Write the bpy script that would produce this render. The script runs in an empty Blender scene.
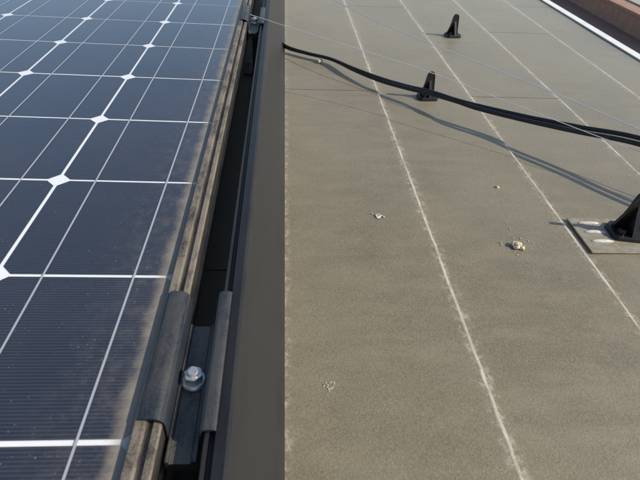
import bpy, bmesh, math, random
from mathutils import Vector, Matrix, noise
random.seed(7)
scene=bpy.context.scene
H=0.4215
# ------------------------------------------------------------ helpers
def link(o,parent=None):
    scene.collection.objects.link(o)
    if parent: o.parent=parent
    return o
def empty(name):
    e=bpy.data.objects.new(name,None); e.empty_display_size=0.1
    return link(e)
def mesh_obj(name,verts,faces,mat=None,parent=None,smooth=False):
    me=bpy.data.meshes.new(name); me.from_pydata(verts,[],faces); me.update()
    if mat: me.materials.append(mat)
    if smooth:
        for p in me.polygons: p.use_smooth=True
    return link(bpy.data.objects.new(name,me),parent)
def bm_obj(name,bm,mat=None,parent=None,smooth=False):
    me=bpy.data.meshes.new(name); bmesh.ops.recalc_face_normals(bm,faces=bm.faces[:]); bm.to_mesh(me); bm.free()
    if mat: me.materials.append(mat)
    if smooth:
        for p in me.polygons: p.use_smooth=True
    return link(bpy.data.objects.new(name,me),parent)
def bevel(o,w,seg=2,ang=35):
    m=o.modifiers.new('b','BEVEL'); m.width=w; m.segments=seg; m.limit_method='ANGLE'; m.angle_limit=math.radians(ang)
    return o
def box(name,x0,x1,y0,y1,z0,z1,mat,parent=None,bev=0):
    bm=bmesh.new(); bmesh.ops.create_cube(bm,size=1)
    for v in bm.verts:
        v.co=Vector((x0+(v.co.x+.5)*(x1-x0),y0+(v.co.y+.5)*(y1-y0),z0+(v.co.z+.5)*(z1-z0)))
    o=bm_obj(name,bm,mat,parent)
    if bev: bevel(o,bev)
    return o
def extrude_y(name,prof,y0,y1,mat,parent=None,bev=0,seg=3,smooth=False):
    """closed (x,z) outline swept along y"""
    n=len(prof); bm=bmesh.new()
    a=[bm.verts.new((x,y0,z)) for x,z in prof]; b=[bm.verts.new((x,y1,z)) for x,z in prof]
    for i in range(n):
        j=(i+1)%n; bm.faces.new((a[i],a[j],b[j],b[i]))
    bm.faces.new(a); bm.faces.new(b[::-1])
    o=bm_obj(name,bm,mat,parent)
    if bev: bevel(o,bev,seg,25)
    if smooth:
        for p in o.data.polygons: p.use_smooth=len(p.vertices)==4
        m=o.modifiers.new('e','EDGE_SPLIT'); m.split_angle=math.radians(28)
    return o
def tube(name,pts,r,mat,parent=None,res=8):
    cu=bpy.data.curves.new(name,'CURVE'); cu.dimensions='3D'
    sp=cu.splines.new('POLY')
    P=[Vector(p) for p in pts]; P=[2*P[0]-P[1]]+P+[2*P[-1]-P[-2]]; out=[]
    for i in range(1,len(P)-2):
        for k in range(10):
            t=k/10; a,b,c,d=P[i-1:i+3]
            out.append(.5*((2*b)+(c-a)*t+(2*a-5*b+4*c-d)*t*t+(3*b-a-3*c+d)*t**3))
    out.append(P[-2])
    sp.points.add(len(out)-1)
    for q,p in zip(sp.points,out): q.co=(*p,1)
    cu.bevel_depth=r; cu.bevel_resolution=res//2; cu.use_fill_caps=True
    cu.materials.append(mat)
    return link(bpy.data.objects.new(name,cu),parent)
# ------------------------------------------------------------ node helper
class NT:
    def __init__(s,name):
        s.m=bpy.data.materials.new(name); s.m.use_nodes=True; s.t=s.m.node_tree; s.n=s.t.nodes
        s.b=s.n['Principled BSDF']; s.geo=s.n.new('ShaderNodeNewGeometry')
        s.pos=s.geo.outputs['Position']
        sx=s.n.new('ShaderNodeSeparateXYZ'); s.L(s.pos,sx.inputs[0]); s.x,s.y,s.z=sx.outputs
    def L(s,a,b): s.t.links.new(a,b)
    def set(s,node_in,v):
        if isinstance(v,bpy.types.NodeSocket): s.L(v,node_in)
        else: node_in.default_value=v
    def math(s,op,a,b=0.0,c=0.0,clamp=False):
        n=s.n.new('ShaderNodeMath'); n.operation=op; n.use_clamp=clamp
        s.set(n.inputs[0],a); s.set(n.inputs[1],b); s.set(n.inputs[2],c); return n.outputs[0]
    def ss(s,v,a,b,lo=0.0,hi=1.0):
        n=s.n.new('ShaderNodeMapRange'); n.interpolation_type='SMOOTHSTEP'
        s.set(n.inputs['Value'],v); n.inputs['From Min'].default_value=a; n.inputs['From Max'].default_value=b
        n.inputs['To Min'].default_value=lo; n.inputs['To Max'].default_value=hi; return n.outputs[0]
    def noise(s,scale,detail=4,rough=.55,stretch=(1,1,1)):
        v=s.pos
        if stretch!=(1,1,1):
            mp=s.n.new('ShaderNodeMapping'); mp.inputs['Scale'].default_value=stretch; s.L(s.pos,mp.inputs[0]); v=mp.outputs[0]
        n=s.n.new('ShaderNodeTexNoise'); n.inputs['Scale'].default_value=scale; n.inputs['Detail'].default_value=detail
        n.inputs['Roughness'].default_value=rough; s.L(v,n.inputs['Vector']); return n.outputs['Fac']
    def vor(s,scale):
        n=s.n.new('ShaderNodeTexVoronoi'); n.inputs['Scale'].default_value=scale; s.L(s.pos,n.inputs['Vector']); return n
    def mix(s,f,a,b):
        n=s.n.new('ShaderNodeMix'); n.data_type='RGBA'
        s.set(n.inputs[0],f)
        for i,v in ((6,a),(7,b)):
            if isinstance(v,bpy.types.NodeSocket): s.L(v,n.inputs[i])
            else: n.inputs[i].default_value=(*v,1)
        return n.outputs[2]
    def out(s,col=None,rough=None,metal=None,bump=None,bstr=.3,bdist=.001,coat=0,spec=None,coatr=.05,sheen=0,sheenr=.45):
        I=s.b.inputs
        if col is not None:
            if isinstance(col,bpy.types.NodeSocket): s.L(col,I['Base Color'])
            else: I['Base Color'].default_value=(*col,1)
        if rough is not None: s.set(I['Roughness'],rough)
        if metal is not None: s.set(I['Metallic'],metal)
        if spec is not None: I['Specular IOR Level'].default_value=spec
        if coat is not None: s.set(I['Coat Weight'],coat); s.set(I['Coat Roughness'],coatr)
        if sheen: I['Sheen Weight'].default_value=sheen; I['Sheen Roughness'].default_value=sheenr; I['Sheen Tint'].default_value=(1,.94,.85,1)
        if bump is not None:
            b=s.n.new('ShaderNodeBump'); b.inputs['Strength'].default_value=bstr; b.inputs['Distance'].default_value=bdist
            s.L(bump,b.inputs['Height']); s.L(b.outputs[0],I['Normal'])
        return s.m
# ------------------------------------------------------------ materials
DUST=(.36,.31,.24)
def roof_mat():
    s=NT('roof_tile')
    big=s.noise(3.5,4,.6); mid=s.noise(22,5,.65,(.5,1.1,1)); fine=s.noise(420,2,.7); grit=s.noise(1300,1,.6)
    c=s.mix(s.ss(big,.3,.7),(.165,.134,.076),(.215,.179,.108))
    c=s.mix(s.ss(mid,.38,.68,0,.5),c,(.25,.212,.135))
    c=s.mix(s.ss(s.noise(14,3,.6,(.25,3,1)),.5,.75,0,.3),c,(.13,.112,.072))
    c=s.mix(s.ss(fine,.35,.7,0,.5),c,(.30,.262,.18))
    c=s.mix(s.ss(grit,.48,.68,0,.6),c,(.085,.073,.046))
    wob=s.math('MULTIPLY',s.math('SUBTRACT',s.noise(35,4,.6),.5),.004)
    xx=s.math('ADD',s.x,wob)
    fr=s.math('FRACT',s.math('DIVIDE',s.math('SUBTRACT',xx,.0045),.2075))
    d=s.math('MULTIPLY',s.math('MINIMUM',fr,s.math('SUBTRACT',1.0,fr)),.2075)
    line=s.ss(d,.0012,.0034,1,0)
    brk=s.ss(s.noise(70,5,.75,(1,.4,1)),.35,.6,.4,1)
    halo=s.math('MULTIPLY',s.ss(d,.002,.014,1,0),s.ss(s.noise(110,4,.75),.45,.7,0,.6))
    f=s.math('MAXIMUM',s.math('MULTIPLY',line,brk),halo)
    c=s.mix(s.math('MULTIPLY',f,.85),c,(.66,.60,.49))
    v=s.vor(38); fl=s.math('MULTIPLY',s.ss(v.outputs['Distance'],.02,.05,1,0),s.ss(big,.55,.62))
    c=s.mix(s.math('MULTIPLY',fl,.7),c,(.6,.56,.46))
    h=s.math('ADD',s.math('MULTIPLY',fine,.5),s.math('ADD',s.math('MULTIPLY',grit,.3),s.math('MULTIPLY',mid,.6)))
    return s.out(c,s.ss(mid,.3,.7,.36,.52),0,h,.45,.0012,spec=.8,sheen=.6,sheenr=.28)
def frame_mat(name,base,dustlo,dusthi,rough=.42,metal=.6,scale=70,dust=DUST,spec=.5):
    s=NT(name)
    n=s.noise(scale,6,.7,(1,.35,1)); n2=s.noise(600,2,.7)
    up=s.n.new('ShaderNodeSeparateXYZ'); s.L(s.geo.outputs['Normal'],up.inputs[0])
    upf=s.ss(up.outputs[2],.1,.85,.25,1)
    f=s.math('MULTIPLY',s.ss(s.math('ADD',n,s.math('MULTIPLY',n2,.35)),.45,.8,dustlo,dusthi),upf,clamp=True)
    c=s.mix(f,base,dust)
    return s.out(c,s.math('ADD',s.math('MULTIPLY',f,.4),rough,clamp=True),s.math('MULTIPLY',s.math('SUBTRACT',1.0,f),metal),n2,.15,.0003,spec=spec)
M_roof=roof_mat()
M_frame=frame_mat('dusty_black_frame',(.028,.028,.030),.12,.70,dust=(.31,.26,.195))
M_skirt=frame_mat('anodised_skirt',(.017,.018,.020),.0,.03,.42,0,40,spec=.28)
M_clamp=frame_mat('clamp_metal',(.015,.022,.032),.0,.13,.40,.1,60,spec=.4)
M_plate=frame_mat('clamp_plate',(.045,.05,.055),.05,.35,.32,.6,60)
s=NT('stainless'); M_steel=s.out((.72,.70,.66),s.ss(s.noise(500,3),.3,.7,.25,.45),.8,s.noise(900,3),.2,.0003)
s=NT('bracket_black'); M_brk=s.out(s.mix(s.ss(s.noise(150,4),.55,.8,0,.3),(.010,.010,.011),(.08,.07,.06)),.4,.2)
s=NT('cable_black'); M_cable=s.out(s.mix(s.ss(s.noise(120,4),.5,.8,0,.3),(.010,.010,.011),(.07,.065,.055)),.36,0)
s=NT('wire_bright'); M_wire=s.out((.75,.75,.73),.35,.3)
s=NT('flashing_metal'); M_flash=s.out(s.mix(s.ss(s.noise(90,5,.7),.35,.65,.3,1),(.34,.32,.27),(.24,.205,.14)),.5,.1,s.noise(500,3),.3,.0006)
s=NT('rib_metal'); M_rib=s.out(s.mix(s.ss(s.noise(200,3),.4,.7),(.60,.57,.50),(.40,.35,.27)),.6,0)
s=NT('white_paint'); M_white=s.out(s.mix(s.ss(s.noise(30,5,.7),.45,.75,0,.5),(.80,.79,.76),(.55,.50,.42)),.5,0)
s=NT('underlay_black'); M_under=s.out((.012,.011,.010),.9,0)
s=NT('debris_stone'); M_stone=s.out(s.mix(s.ss(s.noise(300,4),.35,.65),(.66,.58,.42),(.42,.34,.22)),.8,0,s.noise(700,3),.5,.001)
s=NT('dropping_white'); M_drop=s.out(s.mix(s.ss(s.noise(400,4),.4,.65),(.60,.57,.50),(.38,.33,.25)),.8,0)
s=NT('dropping_dark'); M_dark=s.out((.05,.042,.035),.8,0)

def laminate(name,base,rough,fingers=False,metal=0):
    s=NT(name)
    c=base
    if fingers:
        w=s.math('SINE',s.math('MULTIPLY',s.y,2*math.pi/.0029))
        big=s.noise(4,3)
        b0=s.mix(s.ss(big,.3,.7),(.008,.011,.022),(.012,.016,.030))
        ci=s.math('FLOOR',s.math('DIVIDE',s.math('SUBTRACT',s.x,.068),.1525)); cj=s.math('FLOOR',s.math('DIVIDE',s.math('SUBTRACT',s.y,.0290),.1545))
        wn=s.n.new('ShaderNodeTexWhiteNoise'); wn.noise_dimensions='2D'
        cb=s.n.new('ShaderNodeCombineXYZ'); s.L(ci,cb.inputs[0]); s.L(cj,cb.inputs[1]); s.L(cb.outputs[0],wn.inputs['Vector'])
        b0=s.mix(s.math('MULTIPLY',wn.outputs['Value'],.35),b0,(.018,.023,.040))
        c=s.mix(s.ss(w,.2,1.0,0,.5),b0,(.070,.073,.080))
    edge=s.math('ADD',s.x,s.math('MULTIPLY',s.math('SUBTRACT',s.noise(38,5,.7),.5),.020))
    near=s.ss(edge,-.109,-.093)
    haze=s.math('MULTIPLY',s.ss(s.x,-.18,-.10,0,.14),s.ss(s.noise(75,6,.8),.42,.68,.1,1))
    film=s.ss(s.noise(9,5,.65),.3,.75,.006,.035)
    v=s.vor(420); sp=s.math('MULTIPLY',s.ss(v.outputs['Distance'],.08,.24,1,0),s.ss(s.noise(150,4,.75),.52,.68,0,.6))
    v2=s.vor(130); sp2=s.math('MULTIPLY',s.ss(v2.outputs['Distance'],.04,.10,1,0),s.ss(s.noise(20,3,.7),.45,.6,0,.55))
    f=s.math('MAXIMUM',s.math('MULTIPLY',near,.72),s.math('ADD',s.math('ADD',film,haze),s.math('MAXIMUM',sp,sp2)),clamp=True)
    c=s.mix(f,c,(.34,.295,.23))
    m=s.out(c,rough,metal,None,coat=s.ss(f,.1,.7,1,.1),spec=.3,coatr=s.ss(f,.0,.5,.06,.4),sheen=.10,sheenr=.22)
    s.b.inputs['Sheen Tint'].default_value=(.85,.92,1,1)
    s.b.inputs['Coat IOR'].default_value=1.7
    return m
M_cell=laminate('solar_cell',(.01,.01,.015),.5,True)
M_back=laminate('white_backsheet',(.84,.85,.86),.5)
M_bus=laminate('busbar',(.46,.47,.49),.45,metal=.2)

# ------------------------------------------------------------ house with tiled roof
house=empty('house')
PX=.2075; X0=.0055
def strip(x0,x1,y0,y1):
    nx=4; ny=max(2,int((y1-y0)/.03)); bm=bmesh.new(); g=[]
    for j in range(ny+1):
        y=y0+(y1-y0)*j/ny; row=[]
        for i in range(nx+1):
            u=i/nx; x=x0+(x1-x0)*u
            if i in(0,nx): x+= (noise.noise(Vector((x*9,y*14,1)))*.0012)
            z=-.0035+.0035*u+noise.noise(Vector((x*5,y*4,3)))*.0006
            row.append(bm.verts.new((x,y,z)))
        g.append(row)
    for j in range(ny):
        for i in range(nx): bm.faces.new((g[j][i],g[j][i+1],g[j+1][i+1],g[j+1][i]))
    r=bmesh.ops.extrude_face_region(bm,geom=bm.faces[:])
    for e in r['geom']:
        if isinstance(e,bmesh.types.BMVert): e.co.z-=.007
    return bm
joints={0:[1.092,2.1],1:[-.2,1.86],2:[.10,1.088,2.2],3:[.42,1.62],4:[.9,1.98]}
for i in range(-12,5):
    xa=X0+PX*i+.0006; xb=X0+PX*(i+1)-.0006
    if i==4: xb=1.0
    js=[-1.2]+joints.get(i,[random.uniform(-.2,.6),random.uniform(1.2,2)])+[4.0]
    for a,b in zip(js[:-1],js[1:]):
        bm_obj('roof_tile_course',strip(xa,xb,a+.0012,b-.0012),M_roof,house)
box('roof_deck',-2.6,.995,-1.25,4.02,-.06,-.0125,M_under,house)
s=NT('stucco_wall'); M_stucco=s.out(s.mix(s.ss(s.noise(3,5),.3,.7),(.50,.44,.35),(.56,.50,.41)),.9,0,s.noise(60,4),.4,.004)
box('walls',-2.4,.72,-1.05,3.8,-2.9,-.2,M_stucco,house)
box('soffit',-2.58,.98,-1.23,4.0,-.2,-.0625,M_white,house)
extrude_y('drip_edge',[(.990,.0045),(1.018,.0045),(1.024,-.001),(1.024,-.08),(1.021,-.08),(1.021,-.0005),(1.017,.0015),(.990,.0015)],-1.25,4.02,M_white,house)
s=NT('window_glass'); M_glass=s.out((.03,.04,.05),.08,0)
for y in(.2,2.2):
    box('window_frame',.72,.75,y,y+1.1,-1.9,-.8,M_white,house)
    box('window_pane',.75,.756,y+.06,y+1.04,-1.84,-.86,M_glass,house)

# ------------------------------------------------------------ ground and neighbour
s=NT('yard_soil') 
c=s.mix(s.ss(s.noise(.5,6,.65),.35,.65),(.24,.145,.10),(.31,.20,.15)); c=s.mix(s.ss(s.noise(6,5,.7),.5,.7,0,.6),c,(.16,.11,.08))
M_soil=s.out(c,.95,0,s.noise(20,5),.5,.02)
mesh_obj('ground',[(-400,-400,-2.9),(400,-400,-2.9),(400,400,-2.9),(-400,400,-2.9)],[(0,1,2,3)],M_soil)
s=NT('concrete'); M_conc=s.out(s.mix(s.ss(s.noise(2,6,.7),.3,.7),(.33,.32,.30),(.40,.39,.36)),.85,0)
s=NT('brown_render'); M_brown=s.out(s.mix(s.ss(s.noise(5,6,.7),.3,.7),(.28,.165,.12),(.36,.23,.17)),.85,0)
box('concrete_path',10.9,11.9,2,30,-2.98,-2.86,M_conc,None,.01)
w=empty('garden_wall')
box('wall_body',8.75,9.05,9.2,26,-2.9,-2.45,M_brown,w,.01)
box('wall_cap',8.68,9.12,9.15,26.05,-2.45,-2.38,M_brown,w,.008)
nh=empty('neighbour_house')
box('walls',24,34,8,22,-2.9,0,M_white,nh)
s=NT('brown_shingle'); M_sh=s.out(s.mix(s.ss(s.noise(15,5),.3,.7),(.16,.10,.075),(.24,.16,.12)),.9,0)
extrude_y('gable_roof',[(23.5,-.1),(29,2.0),(34.5,-.1),(34.5,.1),(29,2.2),(23.5,.1)],7.5,22.5,M_sh,nh)
for y in(10,14,18):
    box('window_frame',23.94,23.999,y,y+1.4,-1.9,-.6,M_conc,nh); box('window_pane',23.93,23.939,y+.1,y+1.3,-1.8,-.7,M_glass,nh)

# ------------------------------------------------------------ solar panel
PW=.1525; PH=.1545; XR=-.237+PW; YB=.338-3*PH; NC=6; NR=12; GZ=.1195
xl=XR-PW*NC; yt=YB+PH*NR
def build_panel():
    p=empty('solar_panel')
    mesh_obj('backsheet',[(xl-.012,YB-.012,GZ),(-.0845,YB-.012,GZ),(-.0845,yt+.012,GZ),(xl-.012,yt+.012,GZ)],[(0,1,2,3)],M_back,p)
    V=[];F=[]; c=.0098; g=.0017
    for i in range(NC):
        for j in range(NR):
            jx=random.uniform(-.0003,.0003); jy=random.uniform(-.0003,.0003)
            x0=xl+PW*i+g+jx; x1=xl+PW*(i+1)-g+jx; y0=YB+PH*j+g+jy; y1=YB+PH*(j+1)-g+jy; n=len(V); z=GZ+.0004
            V+=[(x0+c,y0,z),(x1-c,y0,z),(x1,y0+c,z),(x1,y1-c,z),(x1-c,y1,z),(x0+c,y1,z),(x0,y1-c,z),(x0,y0+c,z)]
            F.append(tuple(range(n,n+8)))
    mesh_obj('cells',V,F,M_cell,p)
    V=[];F=[]
    for i in range(NC):
        xc=xl+PW*(i+.5)
        for s_ in(-1,1):
            b=xc+s_*.0375; n=len(V); z=GZ+.0008
            V+=[(b-.0009,YB,z),(b+.0009,YB,z),(b+.0009,yt,z),(b-.0009,yt,z)]; F.append((n,n+1,n+2,n+3))
    mesh_obj('busbars',V,F,M_bus,p)
    pr=[(-.0905,.1165),(-.0905,.1235),(-.0895,.1245),(-.0840,.1245),(-.0825,.1225),(-.0815,.1190),(-.0795,.1190),(-.0785,.1215),(-.0745,.1215),(-.0732,.1200),(-.0732,.104),(-.078,.101),(-.078,.094),(-.0732,.091),(-.0732,.080),(-.0905,.080)]
    extrude_y('frame_rail',pr,YB-.02,yt+.02,M_frame,p)
    cx=(xl+XR)/2
    pl=[(2*cx-x,z) for x,z in pr][::-1]
    extrude_y('frame_rail',pl,YB-.02,yt+.02,M_frame,p)
    box('frame_end',xl-.006,XR-.006,YB-.021,YB-.008,.0805,.1243,M_frame,p,.0008)
    box('frame_end',xl-.006,XR-.006,yt+.008,yt+.021,.0805,.1243,M_frame,p,.0008)
    return p
p1=build_panel()
def dup(src,dx,dy):
    e=empty(src.name.split('.')[0]); e.location=(dx,dy,0)
    for c in src.children:
        o=c.copy(); scene.collection.objects.link(o); o.parent=e
    return e
dup(p1,-(PW*NC+.034),0); dup(p1,0,PH*NR+.05)
# ------------------------------------------------------------ array skirt
sk=empty('array_skirt')
pf=[(-.0460,.104),(-.0465,.1165),(-.0455,.1185),(-.0435,.1185),(-.0425,.1160),(-.0400,.1158),(-.0385,.1205),(-.0310,.1225),(-.0285,.1215),(-.0265,.1180),
    (-.0225,.1020),(-.0165,.0760),(-.0095,.0500),(-.0030,.0270),(.0020,.0110),(.0062,.0065),(.0075,.0048),(.0060,.0035),(-.001,.0080),(-.006,.027),(-.0125,.050),(-.0195,.076),(-.0255,.102),(-.030,.113),(-.036,.113),(-.042,.104)]
extrude_y('skirt_profile',pf,-.6,3.6,M_skirt,sk,smooth=True)
# ------------------------------------------------------------ interlock clamps with leveling bolt
def interlock(y0,y1,yb):
    e=empty('panel_clamp')
    extrude_y('panel_jaw',[(-.0880,.1250),(-.0880,.1260),(-.0868,.1268),(-.0850,.1271),(-.0800,.1271),(-.0770,.1266),(-.0745,.1252),(-.0725,.1220),(-.0712,.117),(-.0709,.103),(-.0722,.103),(-.0722,.1219),(-.0745,.1250)][:12]+[(-.0740,.1235),(-.0760,.1250)],y0+.002,y1,M_clamp,e,.0003,smooth=True)
    extrude_y('skirt_jaw',[(-.0500,.100),(-.0500,.118),(-.0490,.1215),(-.0465,.1230),(-.0420,.1234),(-.0395,.1229),(-.0382,.1220),(-.0385,.1212),(-.0470,.1210),(-.0485,.117),(-.0485,.100)],y0-.004,y1+.004,M_clamp,e,.0003,smooth=True)
    extrude_y('centre_plate',[(-.0705,.096),(-.0705,.107),(-.0685,.107),(-.0677,.1045),(-.0545,.1045),(-.0535,.107),(-.0505,.107),(-.0505,.096)],y0-.016,y1-.018,M_plate,e,.0005)
    b=Vector((-.0605,yb,.1048))
    def cyl(name,r,z0,z1,n,mat,r2=None,rot=0,bv=.0005):
        bm=bmesh.new(); bmesh.ops.create_cone(bm,cap_ends=True,segments=n,radius1=r,radius2=r2 or r,depth=z1-z0,matrix=Matrix.Translation(b+Vector((0,0,(z0+z1)/2)))@Matrix.Rotation(rot,4,'Z'))
        o=bm_obj(name,bm,mat,e); bevel(o,bv,2,25); return o
    cyl('washer',.0092,0,.0018,40,M_steel)
    cyl('flange',.0094,.0019,.0036,40,M_steel,.0080)
    cyl('hex_head',.0072,.0037,.0098,6,M_steel,rot=.3,bv=.0008)
    cyl('stud',.0038,.0099,.0120,20,M_steel)
    box('post',-.066,-.054,yb-.012,yb+.012,.006,.0955,M_plate,e,.001)
    box('post_foot',-.085,-.030,yb-.035,yb+.035,.0005,.0055,M_plate,e,.001)
    return e
interlock(.193,.313,.240)
interlock(1.13,1.25,1.19)
# ------------------------------------------------------------ roof brackets
def bracket(x,y,rot,sc=1.0):
    e=empty('roof_bracket')
    bm=bmesh.new()
    pts=[(-.020,-.018),(.016,-.020),(.022,-.012),(.022,.014),(.014,.020),(-.016,.020),(-.024,.012),(-.024,-.012)]
    lo=[bm.verts.new((a,b,-.001)) for a,b in pts]; hi=[bm.verts.new((a*.94,b*.94,.0055)) for a,b in pts]
    bm.faces.new(lo[::-1]); bm.faces.new(hi)
    for i in range(8): bm.faces.new((lo[i],lo[(i+1)%8],hi[(i+1)%8],hi[i]))
    bevel(bm_obj('foot',bm,M_brk,e),.001)
    left=[(-.017,.0052),(-.015,.014),(-.0125,.024),(-.011,.034),(-.0105,.045),(-.009,.054),(-.005,.0595)]
    right=[(.002,.060),(.007,.056),(.0085,.050),(.0070,.044),(.0105,.037),(.0125,.026),(.015,.015),(.018,.0052)]
    out=left+right; bm=bmesh.new()
    def bend(z): return .010-.30*z+2.2*z*z
    fa=[bm.verts.new((a,bend(z)-.0025,z)) for a,z in out]; fb=[bm.verts.new((a,bend(z)+.0025,z)) for a,z in out]
    n=len(out)
    f1=bm.faces.new(fa); f2=bm.faces.new(fb[::-1])
    for i in range(n): bm.faces.new((fa[i],fb[i],fb[(i+1)%n],fa[(i+1)%n]))
    bmesh.ops.triangulate(bm,faces=[f1,f2])
    bevel(bm_obj('blade',bm,M_brk,e),.0008)
    bm=bmesh.new(); g=[(-.016,.005),(.007,.005),(.0055,.040),(.002,.044)]
    a=[bm.verts.new((-.003,y_,z_)) for y_,z_ in g]; b=[bm.verts.new((.003,y_,z_)) for y_,z_ in g]
    bm.faces.new(a); bm.faces.new(b[::-1])
    for i in range(4): bm.faces.new((a[i],b[i],b[(i+1)%4],a[(i+1)%4]))
    bm_obj('gusset',bm,M_brk,e)
    bm=bmesh.new(); bmesh.ops.create_cone(bm,cap_ends=True,segments=6,radius1=.005,radius2=.005,depth=.005,matrix=Matrix.Translation((-.013,-.008,.0082)))
    bm_obj('bolt',bm,M_brk,e)
    e.location=(x,y,0); e.rotation_euler=(0,0,rot); e.scale=(sc,)*3
    return e
bracket(.318,1.066,.15,.95); bracket(.502,1.55,.2,1.0); bracket(.505,.575,-.1,1.2)
fl=empty('roof_flashing')
box('plate',.430,.600,.530,.612,-.0016,.0006,M_flash,fl,.0005)
for i in range(3):
    y=.599-i*.022
    bm=bmesh.new(); bmesh.ops.create_uvsphere(bm,u_segments=20,v_segments=10,radius=1)
    for v in bm.verts:
        v.co=Vector((.457+v.co.x*.017,y+v.co.y*.0036,.0006+max(v.co.z,-.1)*.0030))
    bm_obj('louvre_rib',bm,M_rib,fl,True)
# ------------------------------------------------------------ cables
cp=[(-.10,1.46,.05),(-.03,1.39,.025),(.008,1.345,.0085),(.060,1.302,.008),(.119,1.258,.010),(.165,1.178,.015),(.215,1.105,.020),(.262,1.058,.024),(.308,1.016,.028),(.347,.967,.033),(.383,.926,.038),(.4566,.8644,.044),(.519,.800,.056),(.585,.737,.068),(.66,.64,.074),(.78,.48,.06),(.95,.30,.01)]
pc=empty('power_cable')
A=[];B=[]
for i,q in enumerate(cp):
    if i<10:
        a=i*.9; off=Vector((.6*math.cos(a),.6*math.cos(a),abs(math.sin(a))*.5+.5))*.0046*.8
    else:
        off=Vector((.45,.75,.25))*min(.0045+.0018*(i-9),.011)
    A.append(Vector(q)+off); B.append(Vector(q)-Vector((off.x,off.y,-.0002)))
tube('conductor_upper',A,.0041,M_cable,pc); tube('conductor_lower',B,.0041,M_cable,pc)
gw=empty('steel_wire'); tube('strand',[(-.069,1.17,.127),(.10,1.075,.108),(.266,.976,.092),(.43,.845,.074),(.58,.717,.06),(.80,.52,.05),(.98,.36,.0)],.0007,M_wire,gw,4)
gw=empty('steel_wire'); tube('strand',[(-.069,1.86,.125),(.05,1.55,.122),(.189,1.242,.118),(.33,1.06,.106),(.45,.93,.095),(.593,.757,.080),(.80,.50,.05),(.98,.30,.0)],.0009,M_wire,gw,4)
# ------------------------------------------------------------ debris
def splat(name,x,y,r,mat,n=22,z=.0012,seed=0,par=None,th=.0008):
    rnd=random.Random(seed); bm=bmesh.new(); vs=[]
    for i in range(n):
        a=2*math.pi*i/n; rr=r*(.65+.55*rnd.random()); vs.append(bm.verts.new((x+rr*math.cos(a),y+rr*math.sin(a),z)))
    f=bm.faces.new(vs); r_=bmesh.ops.extrude_face_region(bm,geom=[f])
    for e in r_['geom']:
        if isinstance(e,bmesh.types.BMVert): e.co.z+=th; e.co.x=x+(e.co.x-x)*.8; e.co.y=y+(e.co.y-y)*.8
    return bm_obj(name,bm,mat,par)
def pebble(name,x,y,r,mat,par,seed):
    bm=bmesh.new(); bmesh.ops.create_icosphere(bm,subdivisions=3,radius=r)
    for v in bm.verts:
        d=1+.45*noise.noise(v.co/r*1.1+Vector((seed,0,0)))+.15*noise.noise(v.co/r*3+Vector((0,seed,0)))
        v.co*=d; v.co.z*=.6; v.co+=Vector((x,y,r*.42-.001))
    return bm_obj(name,bm,mat,par)
e=empty('roof_debris')
pebble('chunk',.326,.542,.0070,M_stone,e,1); pebble('chunk',.332,.538,.0042,M_stone,e,5)
pebble('chunk',.094,1.268,.0075,M_stone,e,3); pebble('chunk',.351,.697,.003,M_stone,e,9)
rnd=random.Random(3)
for i in range(12): pebble('crumb',.328+rnd.gauss(0,.013),.548+rnd.gauss(0,.011),rnd.uniform(.0006,.0012),M_stone,e,i)
for i in range(16): pebble('crumb',rnd.uniform(.02,.95),rnd.uniform(.25,1.9),rnd.uniform(.0008,.0015),M_stone if i%2 else M_drop,e,i)
d=empty('bird_dropping')
splat('splash',.143,.609,.0056,M_drop,seed=2,par=d,z=0); pebble('centre',.1435,.610,.0022,M_dark,d,2); splat('splash',.151,.607,.0016,M_drop,seed=4,par=d,z=0)
splat('splash',.135,.614,.0012,M_drop,seed=5,par=d,z=0)
d=empty('bird_dropping')
rnd=random.Random(9)
for i in range(34):
    a=rnd.uniform(0,6.28); rr=rnd.uniform(.0020,.0072); splat('speck',.053+rr*math.cos(a),.316+rr*math.sin(a),rnd.uniform(.0005,.0013),M_drop,8,z=-.0030,seed=i,par=d,th=.0010)
# ------------------------------------------------------------ camera
f=515.0
Y=Vector((-35,-397,515)).normalized()
X=Vector((6500,95,515)); X=(X-Y*X.dot(Y)).normalized()
Z=X.cross(Y)
right=Vector((X.x,Y.x,Z.x)); down=Vector((X.y,Y.y,Z.y)); fwd=Vector((X.z,Y.z,Z.z))
m=Matrix((right,-down,-fwd)).transposed().to_4x4(); m.translation=Vector((0,0,H))
cam=bpy.data.cameras.new('camera'); co=link(bpy.data.objects.new('camera',cam)); co.matrix_world=m
cam.sensor_width=36; cam.lens=f/640*36; cam.clip_start=.01; cam.clip_end=2000
cam.dof.use_dof=True; cam.dof.focus_distance=.75; cam.dof.aperture_fstop=18
scene.camera=co
# ------------------------------------------------------------ light
sd=Vector((.085,-.02,.060)).normalized()
el=math.asin(sd.z)
w=bpy.data.worlds.new("World"); scene.world=w; w.use_nodes=True
bg=w.node_tree.nodes['Background']; sky=w.node_tree.nodes.new('ShaderNodeTexSky'); sky.sky_type='NISHITA'
sky.sun_disc=False; sky.sun_elevation=el; sky.sun_rotation=math.atan2(sd.x,sd.y); 
w.node_tree.links.new(sky.outputs[0],bg.inputs[0]); bg.inputs[1].default_value=.15
sl=bpy.data.lights.new('sun','SUN'); sl.energy=5.0; sl.angle=math.radians(.5); sl.color=(1,.92,.79)
so=link(bpy.data.objects.new('sun',sl)); so.rotation_euler=sd.to_track_quat('Z','Y').to_euler(); so.location=(3,-1,4)
scene.view_settings.view_transform='Standard'; scene.view_settings.look='None'; scene.view_settings.exposure=0
